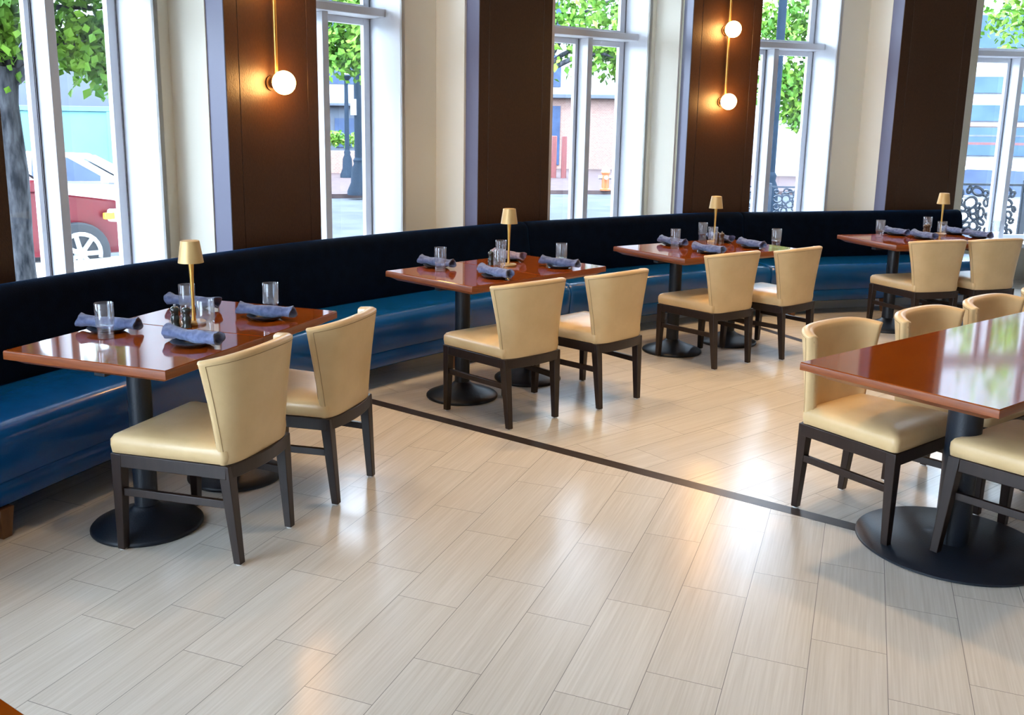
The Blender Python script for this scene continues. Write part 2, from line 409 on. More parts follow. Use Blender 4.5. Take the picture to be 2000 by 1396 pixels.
# ------------------------------------------------------------------ pillars, bays, windows
def pvec(deg):
    t = Vector((cos(radians(deg)), sin(radians(deg)))); return t, Vector((-t.y, t.x))
TOP = 4.2
PIL = {   # left corner, right corner of the brown face
    0: ((-2.577, 3.600), (-2.234, 4.247)),
    1: ((-1.542, 5.444), (-1.124, 6.043)),
    2: ((-0.108, 7.102), (0.462, 7.560)),
    3: ((1.747, 8.379), (2.412, 8.609)),
    4: ((3.862, 9.021), (4.646, 9.243)),
    5: ((6.35, 9.58), (7.08, 9.68)),
}
plab = {0: 'brown panelled pillar at the left edge of the photo', 1: 'brown panelled pillar with the single glowing globe in view',
        2: 'brown panelled pillar without a light, behind the second table group', 3: 'brown panelled pillar carrying two glowing globes',
        4: 'brown panelled pillar behind the far right table lamp', 5: 'brown panelled pillar beyond the right edge of the photo'}
for k, (l, r) in PIL.items():
    l, r = V2(l), V2(r); t = (r - l).normalized(); n = Vector((-t.y, t.x)); w = (r - l).length
    p = thing('pillar', plab[k], 'pillar', kind='structure', group='brown pillars between the windows')
    bm = nb(); add_prism(bm, [tuple(l + n * 0.012), tuple(r + n * 0.012), tuple(r + n * 0.47), tuple(l + n * 0.47)], 0, TOP)
    obj('pillar_core', bm, 'cream', p)
    bm = nb(); e = 0.0
    add_prism(bm, [tuple(l - t * 0.002 + n * 0.004), tuple(l + t * 0.012 + n * 0.004), tuple(l + t * 0.012 + n * 0.16), tuple(l - t * 0.002 + n * 0.16)], 0, TOP)
    add_prism(bm, [tuple(r - t * 0.012 + n * 0.004), tuple(r + t * 0.002 + n * 0.004), tuple(r + t * 0.002 + n * 0.16), tuple(r - t * 0.012 + n * 0.16)], 0, TOP)
    obj('metal_return', bm, 'steel', p, bevel=0.002)
    for s0, s1_ in ((0.0, 0.128), (0.1325, 0.8725), (0.877, 1.0)):
        bm = nb(); a0, a1 = l + t * w * s0, l + t * w * s1_
        add_prism(bm, [tuple(a0), tuple(a1), tuple(a1 + n * 0.02), tuple(a0 + n * 0.02)], 0, TOP)
        obj('brown_panel', bm, 'panel', p, bevel=0.002)

# bay k lies to the left of pillar k
BAY = {0: (66, .3, .37, None), 1: (58, .105, .35, None), 2: (46, .353, .39, None), 3: (33, .076, .345, None), 4: (17, .346, .393, None)}
wlab = {1: 'white framed window overlooking the red car and the tree trunk', 2: 'white framed window overlooking two street lamp posts',
        3: 'white framed window overlooking the orange fire hydrant', 4: 'white framed window overlooking the wide dark lamp post',
        0: 'white framed window beyond the left edge of the photo', 5: 'white framed window overlooking the ornate iron fence at right', 6: 'white framed window beyond the right edge of the photo'}
def window(k, P4, t, n, w, m0, m1):
    """P4 = right jamb on the glass plane, unit runs along -t for w; mullion occupies s in m0..m1 from P4; -n is into the room"""
    win = thing('window_%d' % k, wlab[k], 'window', kind='structure', group='tall white framed windows')
    Z0, Z1, ZT0, ZT1 = 0.45, TOP, 2.412, 2.472
    def pr(bm, s0, s1, d0, d1, z0, z1):   # s along -t from P4, d into the room
        q = [P4 - t * s0 - n * d0, P4 - t * s1 - n * d0, P4 - t * s1 - n * d1, P4 - t * s0 - n * d1]
        add_prism(bm, [tuple(v) for v in q], z0, z1)
    fr = nb()
    for s0, s1 in ((0.0, 0.065), (m0 - 0.036, m0), (m1, m1 + 0.042), (w - 0.065, w)):
        pr(fr, s0, s1, -0.03, 0.012, Z0, ZT0)
    for s0, s1 in ((0.0, 0.065), (w - 0.065, w)):
        pr(fr, s0, s1, -0.03, 0.012, ZT1, Z1)
    for s0, s1 in ((0.065, m0 - 0.036), (m1 + 0.042, w - 0.065)):
        pr(fr, s0, s1, -0.03, 0.012, ZT0 - 0.05, ZT0); pr(fr, s0, s1, -0.03, 0.012, Z0, Z0 + 0.06)
    pr(fr, 0.065, w - 0.065, -0.03, 0.012, ZT1, ZT1 + 0.04)
    obj('window_frame', fr, 'white', win, bevel=0.003)
    bm = nb(); pr(bm, m0, m1, -0.03, 0.145, Z0, ZT0); obj('mullion', bm, 'white', win, bevel=0.004)
    bm = nb(); pr(bm, 0.0, w, -0.03, 0.20, ZT0, ZT1); obj('transom', bm, 'white', win, bevel=0.006)
    bm = nb()
    for a_, b_ in ((0.001, 0.0045), (0.0085, 0.011)):
        pr(bm, a_, b_, -0.03, 0.0128, Z0, ZT0); pr(bm, a_, b_, -0.03, 0.0128, ZT1, Z1)
    for a_, b_ in ((0.002, 0.006), (0.011, 0.014)):
        pr(bm, m1 + a_, m1 + b_, -0.03, 0.0135, Z0, ZT0)
    obj('gasket', bm, 'gasket', win)
    for s0, s1, z0, z1 in ((0.065, m0 - 0.036, Z0 + 0.06, ZT0 - 0.05), (m1 + 0.042, w - 0.065, Z0 + 0.06, ZT0 - 0.05), (0.065, w - 0.065, ZT1 + 0.04, Z1)):
        bm = nb(); a, b = P4 - t * s0 + n * 0.012, P4 - t * s1 + n * 0.012
        add_quad(bm, [(a.x, a.y, z0), (b.x, b.y, z0), (b.x, b.y, z1), (a.x, a.y, z1)])
        obj('glass_pane', bm, 'pane', win)
    bm = nb(); pr(bm, 0.0, w, -0.06, 0.36, 0.40, 0.448); obj('window_sill', bm, 'white', win, bevel=0.004)
    bm = nb(); pr(bm, -0.02, w + 0.02, -0.06, 0.0, 0, 0.42); obj('spandrel', bm, 'cream', win)
    return win
def seg_wall(name, label, pts, m, side=0.02):
    """thin wall following a plan polyline; thickness goes to the left of the direction"""
    bm = nb()
    for a, b in zip(pts[:-1], pts[1:]):
        wall_seg(bm, a, b, 0, TOP, side)
    return tag(obj(name, bm, m), label, 'wall', kind='structure')

def jamb(name, a, b, lab):
    bm = nb(); wall_seg(bm, a, b, 0, TOP, 0.03); tag(obj(name, bm, 'white'), lab, 'trim', kind='structure')

bayname = {0: 'outside the left edge of the photo', 1: 'beside the globe pillar at left', 2: 'left of the plain brown pillar', 3: 'left of the two-globe pillar', 4: 'left of the far right pillar'}
for k, (deg, c1, jd, _) in BAY.items():
    t, n = pvec(deg)
    P0 = V2(PIL[k][0]); P2 = P0 + n * 0.475; P3 = P2 - t * c1; P4 = P3 + n * jd
    w = 1.08
    # right side: pillar return -> cream wall -> jamb
    seg_wall('wall_bay_right_%d' % k, 'cream wall strip and return ' + bayname[k], [P3, P2, P2 - n * 0.315], 'cream', 0.02)
    jamb('trim_%d' % (2 * k + 1), P4, P3, 'wide white window jamb, lit side, ' + bayname[k])
    window(k, P4, t, n, w, 0.495, 0.55)
    A = P4 - t * w; B = A - n * jd
    if k > 0:
        l, r = V2(PIL[k - 1][0]), V2(PIL[k - 1][1]); tp = (r - l).normalized(); np_ = Vector((-tp.y, tp.x))
        D = r; C = r + np_ * 0.47
        seg_wall('wall_bay_left_%d' % k, 'cream wall strip on the shaded side, ' + bayname[k], [C, B], 'cream', 0.02)
    else:
        seg_wall('wall_bay_left_0', 'cream wall strip on the shaded side, outside the left edge of the photo', [(-4.3, 1.2), B], 'cream', 0.02)
    jamb('trim_%d' % (2 * k + 2), B, A, 'white window jamb, hidden side, ' + bayname[k])
# bays to the right of pillar 4
t5, n5 = pvec(8)
F5 = Vector((4.932, 10.131)); E5 = Vector((4.983, 9.765)); C5 = V2(PIL[4][1]) + n5 * 0.47
seg_wall('wall_bay_left_5', 'cream wall strip between the far right pillar and the fence window', [C5, E5], 'cream', 0.02)
jamb('trim_21', E5, F5, 'white window jamb, hidden side, of the fence window')
w5 = 1.26
window(5, F5 + t5 * w5, t5, n5, w5, w5 - 0.708, w5 - 0.652)
Q5 = F5 + t5 * w5
jamb('trim_22', Q5, Q5 - n5 * 0.37, 'white window jamb beyond the right edge of the photo')
seg_wall('wall_bay_right_5', 'cream wall strip beyond the right edge of the photo', [Q5 - n5 * 0.37, V2(PIL[5][0]) + Vector((0, 0.45))], 'cream', 0.02)
F6 = V2(PIL[5][1]) + n5 * 0.62 + t5 * 0.2
seg_wall('wall_bay_left_6', 'cream wall strip past the last pillar, outside the photo', [V2(PIL[5][1]) + n5 * 0.4, F6 - n5 * 0.2], 'cream', 0.02)
window(6, F6 + t5 * 1.4, t5, n5, 1.4, 0.66, 0.72)
seg_wall('wall_bay_right_6', 'cream wall strip at the end of the window wall, outside the photo', [F6 + t5 * 1.4, (9.6, (F6 + t5 * 1.4).y + 0.1)], 'cream', 0.02)

# daylight windows of the left side, outside the photo
bm = nb(); wall_seg(bm, (-4.3, -5), (-4.3, 1.2), 0, 0.45, 0.1); tag(obj('wall_left', bm, 'cream'), 'low cream wall under the side windows, outside the photo', 'wall', kind='structure')
bm = nb()
for y in (-5, -3.4, -1.8, -0.2, 1.15): add_box(bm, (-4.33, y, 2.3), (0.12, 0.3, 3.8))
add_box(bm, (-4.33, -1.9, 2.47), (0.12, 6.2, 0.07)); tag(obj('trim_side', bm, 'white'), 'white posts of the side windows, outside the photo', 'trim', kind='structure')

# ------------------------------------------------------------------ wall sconces
def sconce(label, k, along, globes, ztop, zbot):
    l, r = V2(PIL[k][0]), V2(PIL[k][1]); t = (r - l).normalized(); n = Vector((-t.y, t.x))
    base = l + t * along
    s = thing('wall_sconce', label, 'wall light', (base.x, base.y, 0), atan2(t.y, t.x), 'globe sconces on the pillars')
    bm = nb(); add_tube(bm, [(0.005, -0.045, zbot), (0.005, -0.045, ztop)], 0.012, 12); obj('rod', bm, 'brass', s, smooth=40)
    for z in globes:
        bm = nb(); q = []
        add_tube(bm, [(0, -0.002, z), (0, -0.012, z)], 0.045, 24); add_tube(bm, [(0, -0.012, z), (0, -0.05, z)], 0.03, 20)
        obj('back_plate', bm, 'bronze', s, smooth=40)
        bm = nb(); bmesh.ops.create_uvsphere(bm, u_segments=28, v_segments=18, radius=0.070, matrix=Matrix.Translation((0, -0.115, z)))
        obj('globe', bm, 'globe', s, smooth=180)
    return s
sconce('brass rod sconce on the left globe pillar, lower globe lit', 1, 0.335, (1.838, 2.475), 2.9, 1.85)
sconce('brass rod sconce with two lit globes on the pillar at right of centre', 3, 0.335, (1.856, 2.475), 2.9, 1.86)

# ------------------------------------------------------------------ banquette
def cum(C):
    s = [0.0]
    for a, b in zip(C[:-1], C[1:]): s.append(s[-1] + (b - a).length)
    return s
CS = cum(CURVE)
def at_s(s):
    s = max(0, min(CS[-1], s))
    for i in range(len(CS) - 1):
        if CS[i + 1] >= s:
            f = (s - CS[i]) / (CS[i + 1] - CS[i]); return CURVE[i].lerp(CURVE[i + 1], f), CN[i].lerp(CN[i + 1], f).normalized()
    return CURVE[-1], CN[-1]
def s_at_x(x):
    for i in range(len(CURVE) - 1):
        if CURVE[i].x <= x <= CURVE[i + 1].x:
            return CS[i] + (CS[i + 1] - CS[i]) * (x - CURVE[i].x) / (CURVE[i + 1].x - CURVE[i].x)
def sweep(bm, prof, s0, s1, step=0.06, pinch=0.012):
    n = max(2, int((s1 - s0) / step)); rings = []
    cd = sum(p[0] for p in prof) / len(prof); cz = sum(p[1] for p in prof) / len(prof)
    ss = [s0, s0 + pinch * 0.35, s0 + pinch] + [s0 + (s1 - s0) * i / n for i in range(1, n)] + [s1 - pinch, s1 - pinch * 0.35, s1]
    for j, s in enumerate(ss):
        p, nn = at_s(s); k = 0
        if j in (0, len(ss) - 1): k = pinch
        elif j in (1, len(ss) - 2): k = pinch * 0.3
        ring = []
        for d, z in prof:
            dd = d + (cd - d) / max(abs(cd - d), 1e-3) * min(k, abs(cd - d)); zz = z + (cz - z) / max(abs(cz - z), 1e-3) * min(k, abs(cz - z))
            q = p + nn * dd; ring.append((q.x, q.y, zz))
        rings.append(ring)
    add_loft(bm, rings)
def arc(cx, cz, r, a0, a1, n):
    return [(cx + r * cos(radians(a0 + (a1 - a0) * i / n)), cz + r * sin(radians(a0 + (a1 - a0) * i / n))) for i in range(n + 1)]
seat_prof = [(0.10, 0.12), (0.630, 0.12), (0.648, 0.135), (0.651, 0.215), (0.645, 0.222), (0.651, 0.229)] + \
            [(0.664, 0.34)] + arc(0.596, 0.375, 0.070, -10, 90, 7) + [(0.47, 0.453), (0.30, 0.455), (0.20, 0.452), (0.10, 0.45)]
back_prof = [(0.015, 0.14), (0.09, 0.14), (0.19, 0.40), (0.205, 0.46), (0.19, 0.60), (0.165, 0.74)] + arc(0.085, 0.80, 0.072, 0, 180, 9) + [(0.013, 0.70), (0.012, 0.40)]
def banquette(s0, s1, label, leg_s, plinth=False, end=False):
    b = thing('banquette', label, 'banquette', group='curved blue banquette sections')
    bm = nb(); sweep(bm, seat_prof, s0 + 0.002, s1 - 0.002); obj('seat', bm, 'blue', b, smooth=60)
    bm = nb(); sweep(bm, back_prof, s0 + 0.001, s1 - 0.001, pinch=0.014); obj('backrest', bm, 'velvet', b, smooth=60)
    for s in leg_s:
        p, nn = at_s(s); q = p + nn * 0.628
        bm = nb(); add_box(bm, (q.x, q.y, 0.06), (0.042, 0.042, 0.125), atan2(nn.y, nn.x), taper=(1.55, 1.55)); obj('leg', bm, 'leg_wood', b, bevel=0.003)
    return b
sJ1, sJ2, sE = s_at_x(0.20), s_at_x(2.266), CS[-1]
sL = 0.0
def s_near(x, y):
    return CS[min(range(len(CURVE)), key=lambda i: (CURVE[i] + CN[i] * 0.59 - Vector((x, y))).length)]
banquette(sL, sJ1, 'long blue leather banquette section with navy velvet back at left, behind the first table group', [s_near(-1.865, 3.285) + 0.045, s_near(-1.15, 4.7), s_near(-0.2, 6.0)])
banquette(sJ1, sJ2, 'curved blue leather banquette section behind the third table group', [sJ1 + 0.25, (sJ1 + sJ2) / 2, sJ2 - 0.25])
banquette(sJ2, sE, 'straight blue leather banquette section behind the fourth table group', [sJ2 + 0.25, (sJ2 + sE) / 2, sE - 0.15])
bm = nb(); sweep(bm, [(0.36, 0.0), (0.40, 0.0), (0.40, 0.10), (0.36, 0.10)], s_at_x(0.9), sE - 0.02)
tag(obj('baseboard_window', bm, 'plinth'), 'pale baseboard under the far banquette', 'baseboard', kind='structure')

# ------------------------------------------------------------------ dining chair
def make_chair(label, group):
    t = thing('dining_chair', label, 'chair', group=group)
    HF = 0.389
    # seat cushion: trapezoid with a soft dome
    bm = nb()
    def outline(k, z, n=9):
        # rounded trapezoid, front half-width .24 at y .256, rear half-width .207 at y -.235
        pts = []
        cs = [(0.240, 0.256), (-0.240, 0.256), (-0.207, -0.222), (0.207, -0.222)]
        for i, (x, y) in enumerate(cs):
            r = 0.022 + max(k, 0)
            cx, cy = x - math.copysign(r, x), y - math.copysign(r, y)
            a0 = (0, 90, 180, 270)[i]
            for j in range(n):
                a = radians(a0 + 90 * j / (n - 1)); pts.append((cx + (r - k) * cos(a), cy + (r - k) * sin(a), z))
        return pts
    rings = [outline(0.012, HF), outline(0.0, HF + 0.004), outline(-0.004, HF + 0.03), outline(-0.003, HF + 0.052), outline(0.006, HF + 0.066), outline(0.022, HF + 0.074), outline(0.06, HF + 0.081), outline(0.12, HF + 0.086)]
    add_loft(bm, rings)
    obj('seat', bm, 'cream_leather', t, smooth=70)
    # frame: four rails, the rear one bowed
    bm = nb()
    def rail(a, b, w=0.024, h=0.052, bow=0.0):
        a, b = V2(a), V2(b); d = (b - a).normalized(); nn = Vector((-d.y, d.x)); R = []
        m = 10 if bow else 2
        for i in range(m + 1):
            f = i / m; p = a.lerp(b, f) + nn * bow * (1 - (2 * f - 1) ** 2)
            R.append([(p.x - nn.x * w / 2, p.y - nn.y * w / 2, HF - h), (p.x + nn.x * w / 2, p.y + nn.y * w / 2, HF - h), (p.x + nn.x * w / 2, p.y + nn.y * w / 2, HF), (p.x - nn.x * w / 2, p.y - nn.y * w / 2, HF)])
        add_loft(bm, R)
    rail((0.225, 0.243), (-0.225, 0.243)); rail((0.226, 0.24), (0.194, -0.222)); rail((-0.226, 0.24), (-0.194, -0.222))
    rail((-0.19, -0.222), (0.19, -0.222), bow=-0.026)
    obj('seat_frame', bm, 'espresso', t, bevel=0.003)
    for sx in (-1, 1):
        # front leg, straight outer edge, tapering inside
        def leg(top, bot, wt, wb):
            bm = nb(); R = []
            for f in (0, 0.14, 0.5, 1.0):
                x = top[0] + (bot[0] - top[0]) * f; y = top[1] + (bot[1] - top[1]) * f; z = HF - 0.001 + (0.008 - HF) * f
                w = wt + (wb - wt) * f
                # (x,y) is the outer corner
                ox, oy = sx * w, (1 if top[1] > 0 else -1) * w
                R.append([(x, y, z), (x - ox, y, z), (x - ox, y - oy, z), (x, y - oy, z)])
            add_loft(bm, R)
            o = obj('leg', bm, 'espresso', t, bevel=0.0025)
            bm = nb(); w = wb; cx = bot[0] - sx * w / 2; cy = bot[1] - (1 if top[1] > 0 else -1) * w / 2
            add_lathe(bm, [(0.0105, 0.0), (0.013, 0.002), (0.013, 0.007), (0.011, 0.0095)], (cx, cy, 0), 14)
            obj('foot_glide', bm, 'glide', o, smooth=40)
        leg((sx * 0.2385, 0.2555), (sx * 0.235, 0.255), 0.046, 0.030)
        leg((sx * 0.2065, -0.2335), (sx * 0.187, -0.255), 0.046, 0.030)
        bm = nb(); R = []
        for (x, y) in ((sx * 0.219, 0.232), (sx * 0.185, -0.222)):
            R.append([(x - 0.009, y, 0.222), (x + 0.009, y, 0.222), (x + 0.009, y, 0.252), (x - 0.009, y, 0.252)])
        add_loft(bm, R); obj('stretcher', bm, 'espresso', t, bevel=0.002)
    # backrest: curved shell that wraps forward at the sides
    PHI = radians(80)
    def shell(u, v):       # outer surface point, u -1..1, v 0..1
        w = 0.203 + (0.268 - 0.203) * (0.6 * v + 0.4 * v * v)
        r = -0.248 - 0.050 * v
        cy = -0.212 + 0.030 * v
        ph = u * PHI
        x = w * (0.62 * sin(ph) / sin(PHI) + 0.38 * u)
        k = (1 - cos(ph)) / (1 - cos(PHI))
        y = r + (cy - r) * (0.25 * k + 0.75 * k * k)
        zt = 0.798 - 0.020 * abs(u) ** 3
        return Vector((x, y, HF + 0.001 + (zt - HF) * v))
    def nrm(u, v):
        e = 1e-3; a = shell(min(1, u + e), v) - shell(max(-1, u - e), v)
        return Vector((a.y, -a.x, 0)).normalized()
    TH = 0.050
    nu = 30
    us = [-1 + 2 * i / nu for i in range(nu + 1)]
    rings = []
    vs = [0, 0.06, 0.2, 0.4, 0.6, 0.8, 0.93, 0.975]
    def section(u, shrink=0.0):
        prof = []
        th = TH
        for v in vs:
            n = nrm(u, v); prof.append(shell(u, v) - n * shrink * th)
        n = nrm(u, 1.0); top = shell(u, 1.0)
        for a in (25, 60, 90, 120, 155):
            q = top - n * (th / 2) + n * (th / 2 * (1 - shrink * 1.6) * cos(radians(a)))
            q.z = top.z - 0.012 + 0.014 * sin(radians(a)) - shrink * 0.01
            prof.append(q)
        for v in reversed(vs):
            n = nrm(u, v)
            q = shell(u, v) - n * th * (1 - shrink); prof.append(q)
        return prof
    e = 0.012
    def push(prof, u, d):
        a = shell(1, 0.5) - shell(0.97, 0.5) if u > 0 else shell(-1, 0.5) - shell(-0.97, 0.5)
        a.z = 0; a = a.normalized() * d
        return [p + a for p in prof]
    rings.append(push(section(-1, 0.30), -1, 0.012)); rings.append(push(section(-1, 0.08), -1, 0.008))
    for u in us: rings.append(section(u))
    rings.append(push(section(1, 0.08), 1, 0.008)); rings.append(push(section(1, 0.30), 1, 0.012))
    bm = nb(); add_loft(bm, [[tuple(p) for p in r] for r in rings])
    bk = obj('backrest', bm, 'cream_leather', t, smooth=75)
    # piping seams round the outer panel
    bm = nb()
    for u in (-0.955, 0.955):
        add_tube(bm, [shell(u, v) + nrm(u, v) * 0.0002 for v in (0.02, 0.15, 0.3, 0.5, 0.7, 0.85, 0.955)], 0.0014, 6)
    add_tube(bm, [shell(u * 0.955, 0.955) + nrm(u * 0.955, 0.955) * 0.0002 for u in us], 0.0014, 6)
    for u in (-1, 1):
        n0 = nrm(u, .5); sh = Vector((0, 0, 0))
        a = shell(u, 0.5) - shell(u * 0.97, 0.5); a.z = 0; a = a.normalized() * 0.0125
        add_tube(bm, [shell(u, v) - nrm(u, v) * TH * 0.5 + a for v in (0.2, 0.4, 0.6, 0.8, 0.94)], 0.0013, 6)
    obj('piping', bm, 'piping', bk, smooth=60)
    return t

chairs = [
    ((-1.076, 3.345, 1.235), 'cream leather chair nearest the left edge, back to the viewer at the first table group'),
    ((-0.821, 3.900, 1.260), 'cream leather chair just behind the nearest left one, at the first table group'),
    ((0.084, 4.984, 0.710), 'cream chair at the left half of the second table group, near the dark strip'),
    ((0.601, 5.368, 0.746), 'cream leather chair on the right side of the second table group'),
    ((1.528, 6.318, 0.618), 'cream leather chair on the left side of the third table group'),
    ((2.059, 6.617, 0.686), 'cream leather chair on the right side of the third table group'),
    ((3.417, 7.262, 0.284), 'cream chair at the fourth table group, its seat side in view'),
    ((3.942, 7.416, 0.319), 'cream chair at the fourth table group, cut by the right photo edge'),
]
ch0 = None
for (x, y, th), lab in chairs:
    if ch0 is None:
        ch0 = make_chair(lab, 'cream chairs facing the banquette'); ch0.location = (x, y, 0); ch0.rotation_euler = (0, 0, th)
    else:
        dup(ch0, None, (x, y, 0), th, lab)
THH = -2.50
for (x, y, th), lab in [((1.596, 3.628, THH), 'cream leather chair at the near end of the long glossy table, on its far side'),
                        ((2.12, 3.955, THH), 'second cream leather chair along the far side of the long glossy table'),
                        ((2.60, 4.300, THH), 'third cream leather chair along the far side of the long glossy table'),
                        ((3.10, 4.68, THH), 'cream chair back at the right photo edge, far side of the long table')]:
    c = dup(ch0, None, (x, y, 0), th, lab, 'cream chairs round the long table'); c.scale = (1.0, 0.92, 1.0)
c = dup(ch0, None, (2.083, 3.22, 0.0), 0.60, 'cream leather chair tucked under the near side of the long table at lower right', 'cream chairs round the long table')

# its near front leg splays outwards
lg = [o for o in c.children if o.name.startswith('leg')][0]
pv = Matrix.Translation((-0.22, 0.235, 0.385))
lg.matrix_basis = pv @ Matrix.Rotation(radians(9.0), 4, 'Y') @ pv.inverted()

# ------------------------------------------------------------------ tables
def table_parts(t, x0, x1, y0, y1, top_m='mahogany', th=0.034, inset=0.05, drop=0.056):
    cx, cy = (x0 + x1) / 2, (y0 + y1) / 2
    def ring(k, z): return [(x0 + k, y0 + k, z), (x1 - k, y0 + k, z), (x1 - k, y1 - k, z), (x0 + k, y1 - k, z)]
    bm = nb(); add_loft(bm, [ring(0, 0.75 - th), ring(0, 0.7435), ring(0.0015, 0.7475)]); obj('edge_band', bm, 'mahogany_edge', t, bevel=0.0015)
    bm = nb(); add_loft(bm, [ring(0.002, 0.744), ring(0.002, 0.7485), ring(0.0035, 0.75)]); obj('tabletop', bm, top_m, t)
    bm = nb(); add_loft(bm, [ring(inset, 0.75 - drop), ring(0.012, 0.75 - th + 0.0005)]); obj('underside_board', bm, 'mahogany_edge', t)
def pedestal(t, cx, cy, r, pr=0.045, flat=False):
    bm = nb(); add_lathe(bm, [(pr, 0.02), (pr, 0.67)], (cx, cy, 0), 28); obj('pedestal', bm, 'iron', t, smooth=40)
    bm = nb()
    if flat: add_lathe(bm, [(r * .985, 0.0), (r, 0.004), (r, 0.011), (r * .985, 0.0145), (pr * 1.02, 0.020)], (cx, cy, 0), 72)
    else: add_lathe(bm, [(r * .98, 0.0), (r, 0.005), (r * 1.0, 0.012), (r * .97, 0.019), (r * .8, 0.034), (r * .5, 0.058), (r * .3, 0.076), (pr * 1.15, 0.088), (pr, 0.094)], (cx, cy, 0), 56)
    obj('round_base', bm, 'iron', t, smooth=50)
    bm = nb(); add_box(bm, (cx, cy, 0.678), (0.40, 0.05, 0.024)); add_box(bm, (cx, cy, 0.678), (0.05, 0.40, 0.024)); obj('spider_bracket', bm, 'iron', t, bevel=0.003)
TBL = [((-1.111, 3.032), 1.2157, 'first table group at left'), ((-0.099, 4.851), 0.7911, 'second table group near the middle'),
       ((1.301, 6.089), 0.5713, 'third table group below the two globes'), ((3.127, 7.031), 0.2662, 'fourth table group at far right')]
DD, LL = 0.739, 1.169
for (x, y), th, where in TBL:
    for h in (0, 1):
        t = thing('dining_table', ('glossy mahogany table, %s half of the ' % ('left' if h == 0 else 'right')) + where, 'table', (x, y, 0), th, 'mahogany tables pushed together in pairs')
        x0 = h * LL / 2 + (0.0012 if h else 0); x1 = x0 + LL / 2 - 0.0012
        table_parts(t, x0, x1, 0, DD)
        pedestal(t, (x0 + x1) / 2, DD * 0.5 + 0.01, 0.215)
# long table at right
t = thing('dining_table', 'long glossy mahogany table cut by the right edge of the photo', 'table', (1.1476, 3.2809, 0), 0.640)
sk = 0.0
table_parts(t, 0, 2.45, -0.715, 0, th=0.03, inset=0.075, drop=0.062)
pedestal(t, 0.585, -0.345, 0.350, 0.062, True)
pedestal(t, 1.90, -0.345, 0.350, 0.062, True)
# table whose corner enters at lower left
t = thing('dining_table', 'wooden table edge poking into the lower left corner', 'table', (-0.711, 1.201, 0), atan2(-0.044, 0.064))
table_parts(t, -0.75, 0.16, -0.72, 0)
pedestal(t, -0.295, -0.36, 0.215)

# ------------------------------------------------------------------ place settings
def make_tumbler(label, group):
    g = thing('water_glass', label, 'glass', group=group)
    bm = nb()
    add_lathe(bm, [(0.0005, 0.0015), (0.0285, 0.0015), (0.0300, 0.003), (0.0305, 0.045), (0.0325, 0.049), (0.0355, 0.052), (0.0362, 0.1405), (0.0355, 0.142), (0.0345, 0.1405), (0.0338, 0.056), (0.029, 0.051), (0.0005, 0.048)], (0, 0, 0), 36)
    obj('tumbler', bm, 'tumbler', g, smooth=35)
    return g
def make_plate():
    bm = nb(); add_lathe(bm, [(0.0005, 0.0015), (0.045, 0.0015), (0.05, 0.0015), (0.068, 0.008), (0.080, 0.017), (0.0815, 0.0185), (0.079, 0.0185), (0.066, 0.011), (0.048, 0.0055), (0.0005, 0.0055)], (0, 0, 0), 44)
    return obj('side_plate', bm, 'plate', None, smooth=50)
def make_napkin(m, seed):
    rnd = random.Random(seed); bm = nb(); rings = []
    n, L = 26, 0.262
    ph = [rnd.uniform(0, 6.28) for _ in range(6)]
    for i in range(n + 1):
        f = i / n; x = (f - 0.5) * L
        r = 0.0265 + 0.003 * sin(f * 9 + ph[0]) + 0.0055 * max(0, f - 0.86) / 0.14 + 0.004 * max(0, 0.12 - f) / 0.12
        ring = []
        for k in range(28):
            a = 2 * pi * k / 28 + 0.25 * sin(f * 4 + ph[5])
            rr = r * (1 + 0.05 * sin(3 * a + f * 7 + ph[1]) + 0.035 * sin(7 * a - f * 13 + ph[2]) + 0.03 * sin(5 * a + 22 * f + ph[3]))
            # a lapped fold edge running along the roll
            da = (a - 1.1 - 0.9 * f) % (2 * pi)
            rr += 0.0035 * max(0, 1 - da / 0.9)
            ring.append((x + 0.006 * sin(2 * a + ph[4]) * (abs(f - 0.5) * 2) ** 4, rr * cos(a) * 1.1, 0.0235 + rr * sin(a) * 0.88 - 0.004 * sin(f * pi)))
        rings.append(ring)
    # dark rolled hollows at the ends
    def inner(ring, sc, dx):
        cy = sum(p[1] for p in ring) / len(ring); cz = sum(p[2] for p in ring) / len(ring)
        return [(p[0] + dx, cy + (p[1] - cy) * sc, cz + (p[2] - cz) * sc) for p in ring]
    a, b = rings[0], rings[-1]
    full = [inner(a, 0.30, 0.03), inner(a, 0.62, 0.022), inner(a, 0.72, 0.002), inner(a, 0.86, -0.001)] + rings + [inner(b, 0.86, 0.001), inner(b, 0.72, -0.002), inner(b, 0.62, -0.022), inner(b, 0.30, -0.03)]
    add_loft(bm, full)
    return obj('rolled_napkin', bm, m, None, smooth=70)
def make_mill(label, m, group):
    g = thing('pepper_mill', label, 'mill', group=group)
    bm = nb(); add_lathe(bm, [(0.0005, 0), (0.0195, 0), (0.020, 0.003), (0.018, 0.010), (0.0165, 0.017), (0.0185, 0.026), (0.019, 0.033), (0.0175, 0.042), (0.0140, 0.050), (0.0160, 0.0535)], (0, 0, 0), 28); obj('mill_body', bm, m, g, smooth=60)
    bm = nb(); add_lathe(bm, [(0.0155, 0.054), (0.0145, 0.057), (0.0185, 0.064), (0.0195, 0.071), (0.017, 0.079), (0.011, 0.084), (0.0005, 0.0855)], (0, 0, 0), 28); obj('mill_head', bm, m, g, smooth=60)
    bm = nb(); add_lathe(bm, [(0.0045, 0.084), (0.0035, 0.087), (0.0055, 0.090), (0.0045, 0.0935), (0.0005, 0.0945)], (0, 0, 0), 16); obj('knob', bm, 'alloy', g, smooth=60)
    return g
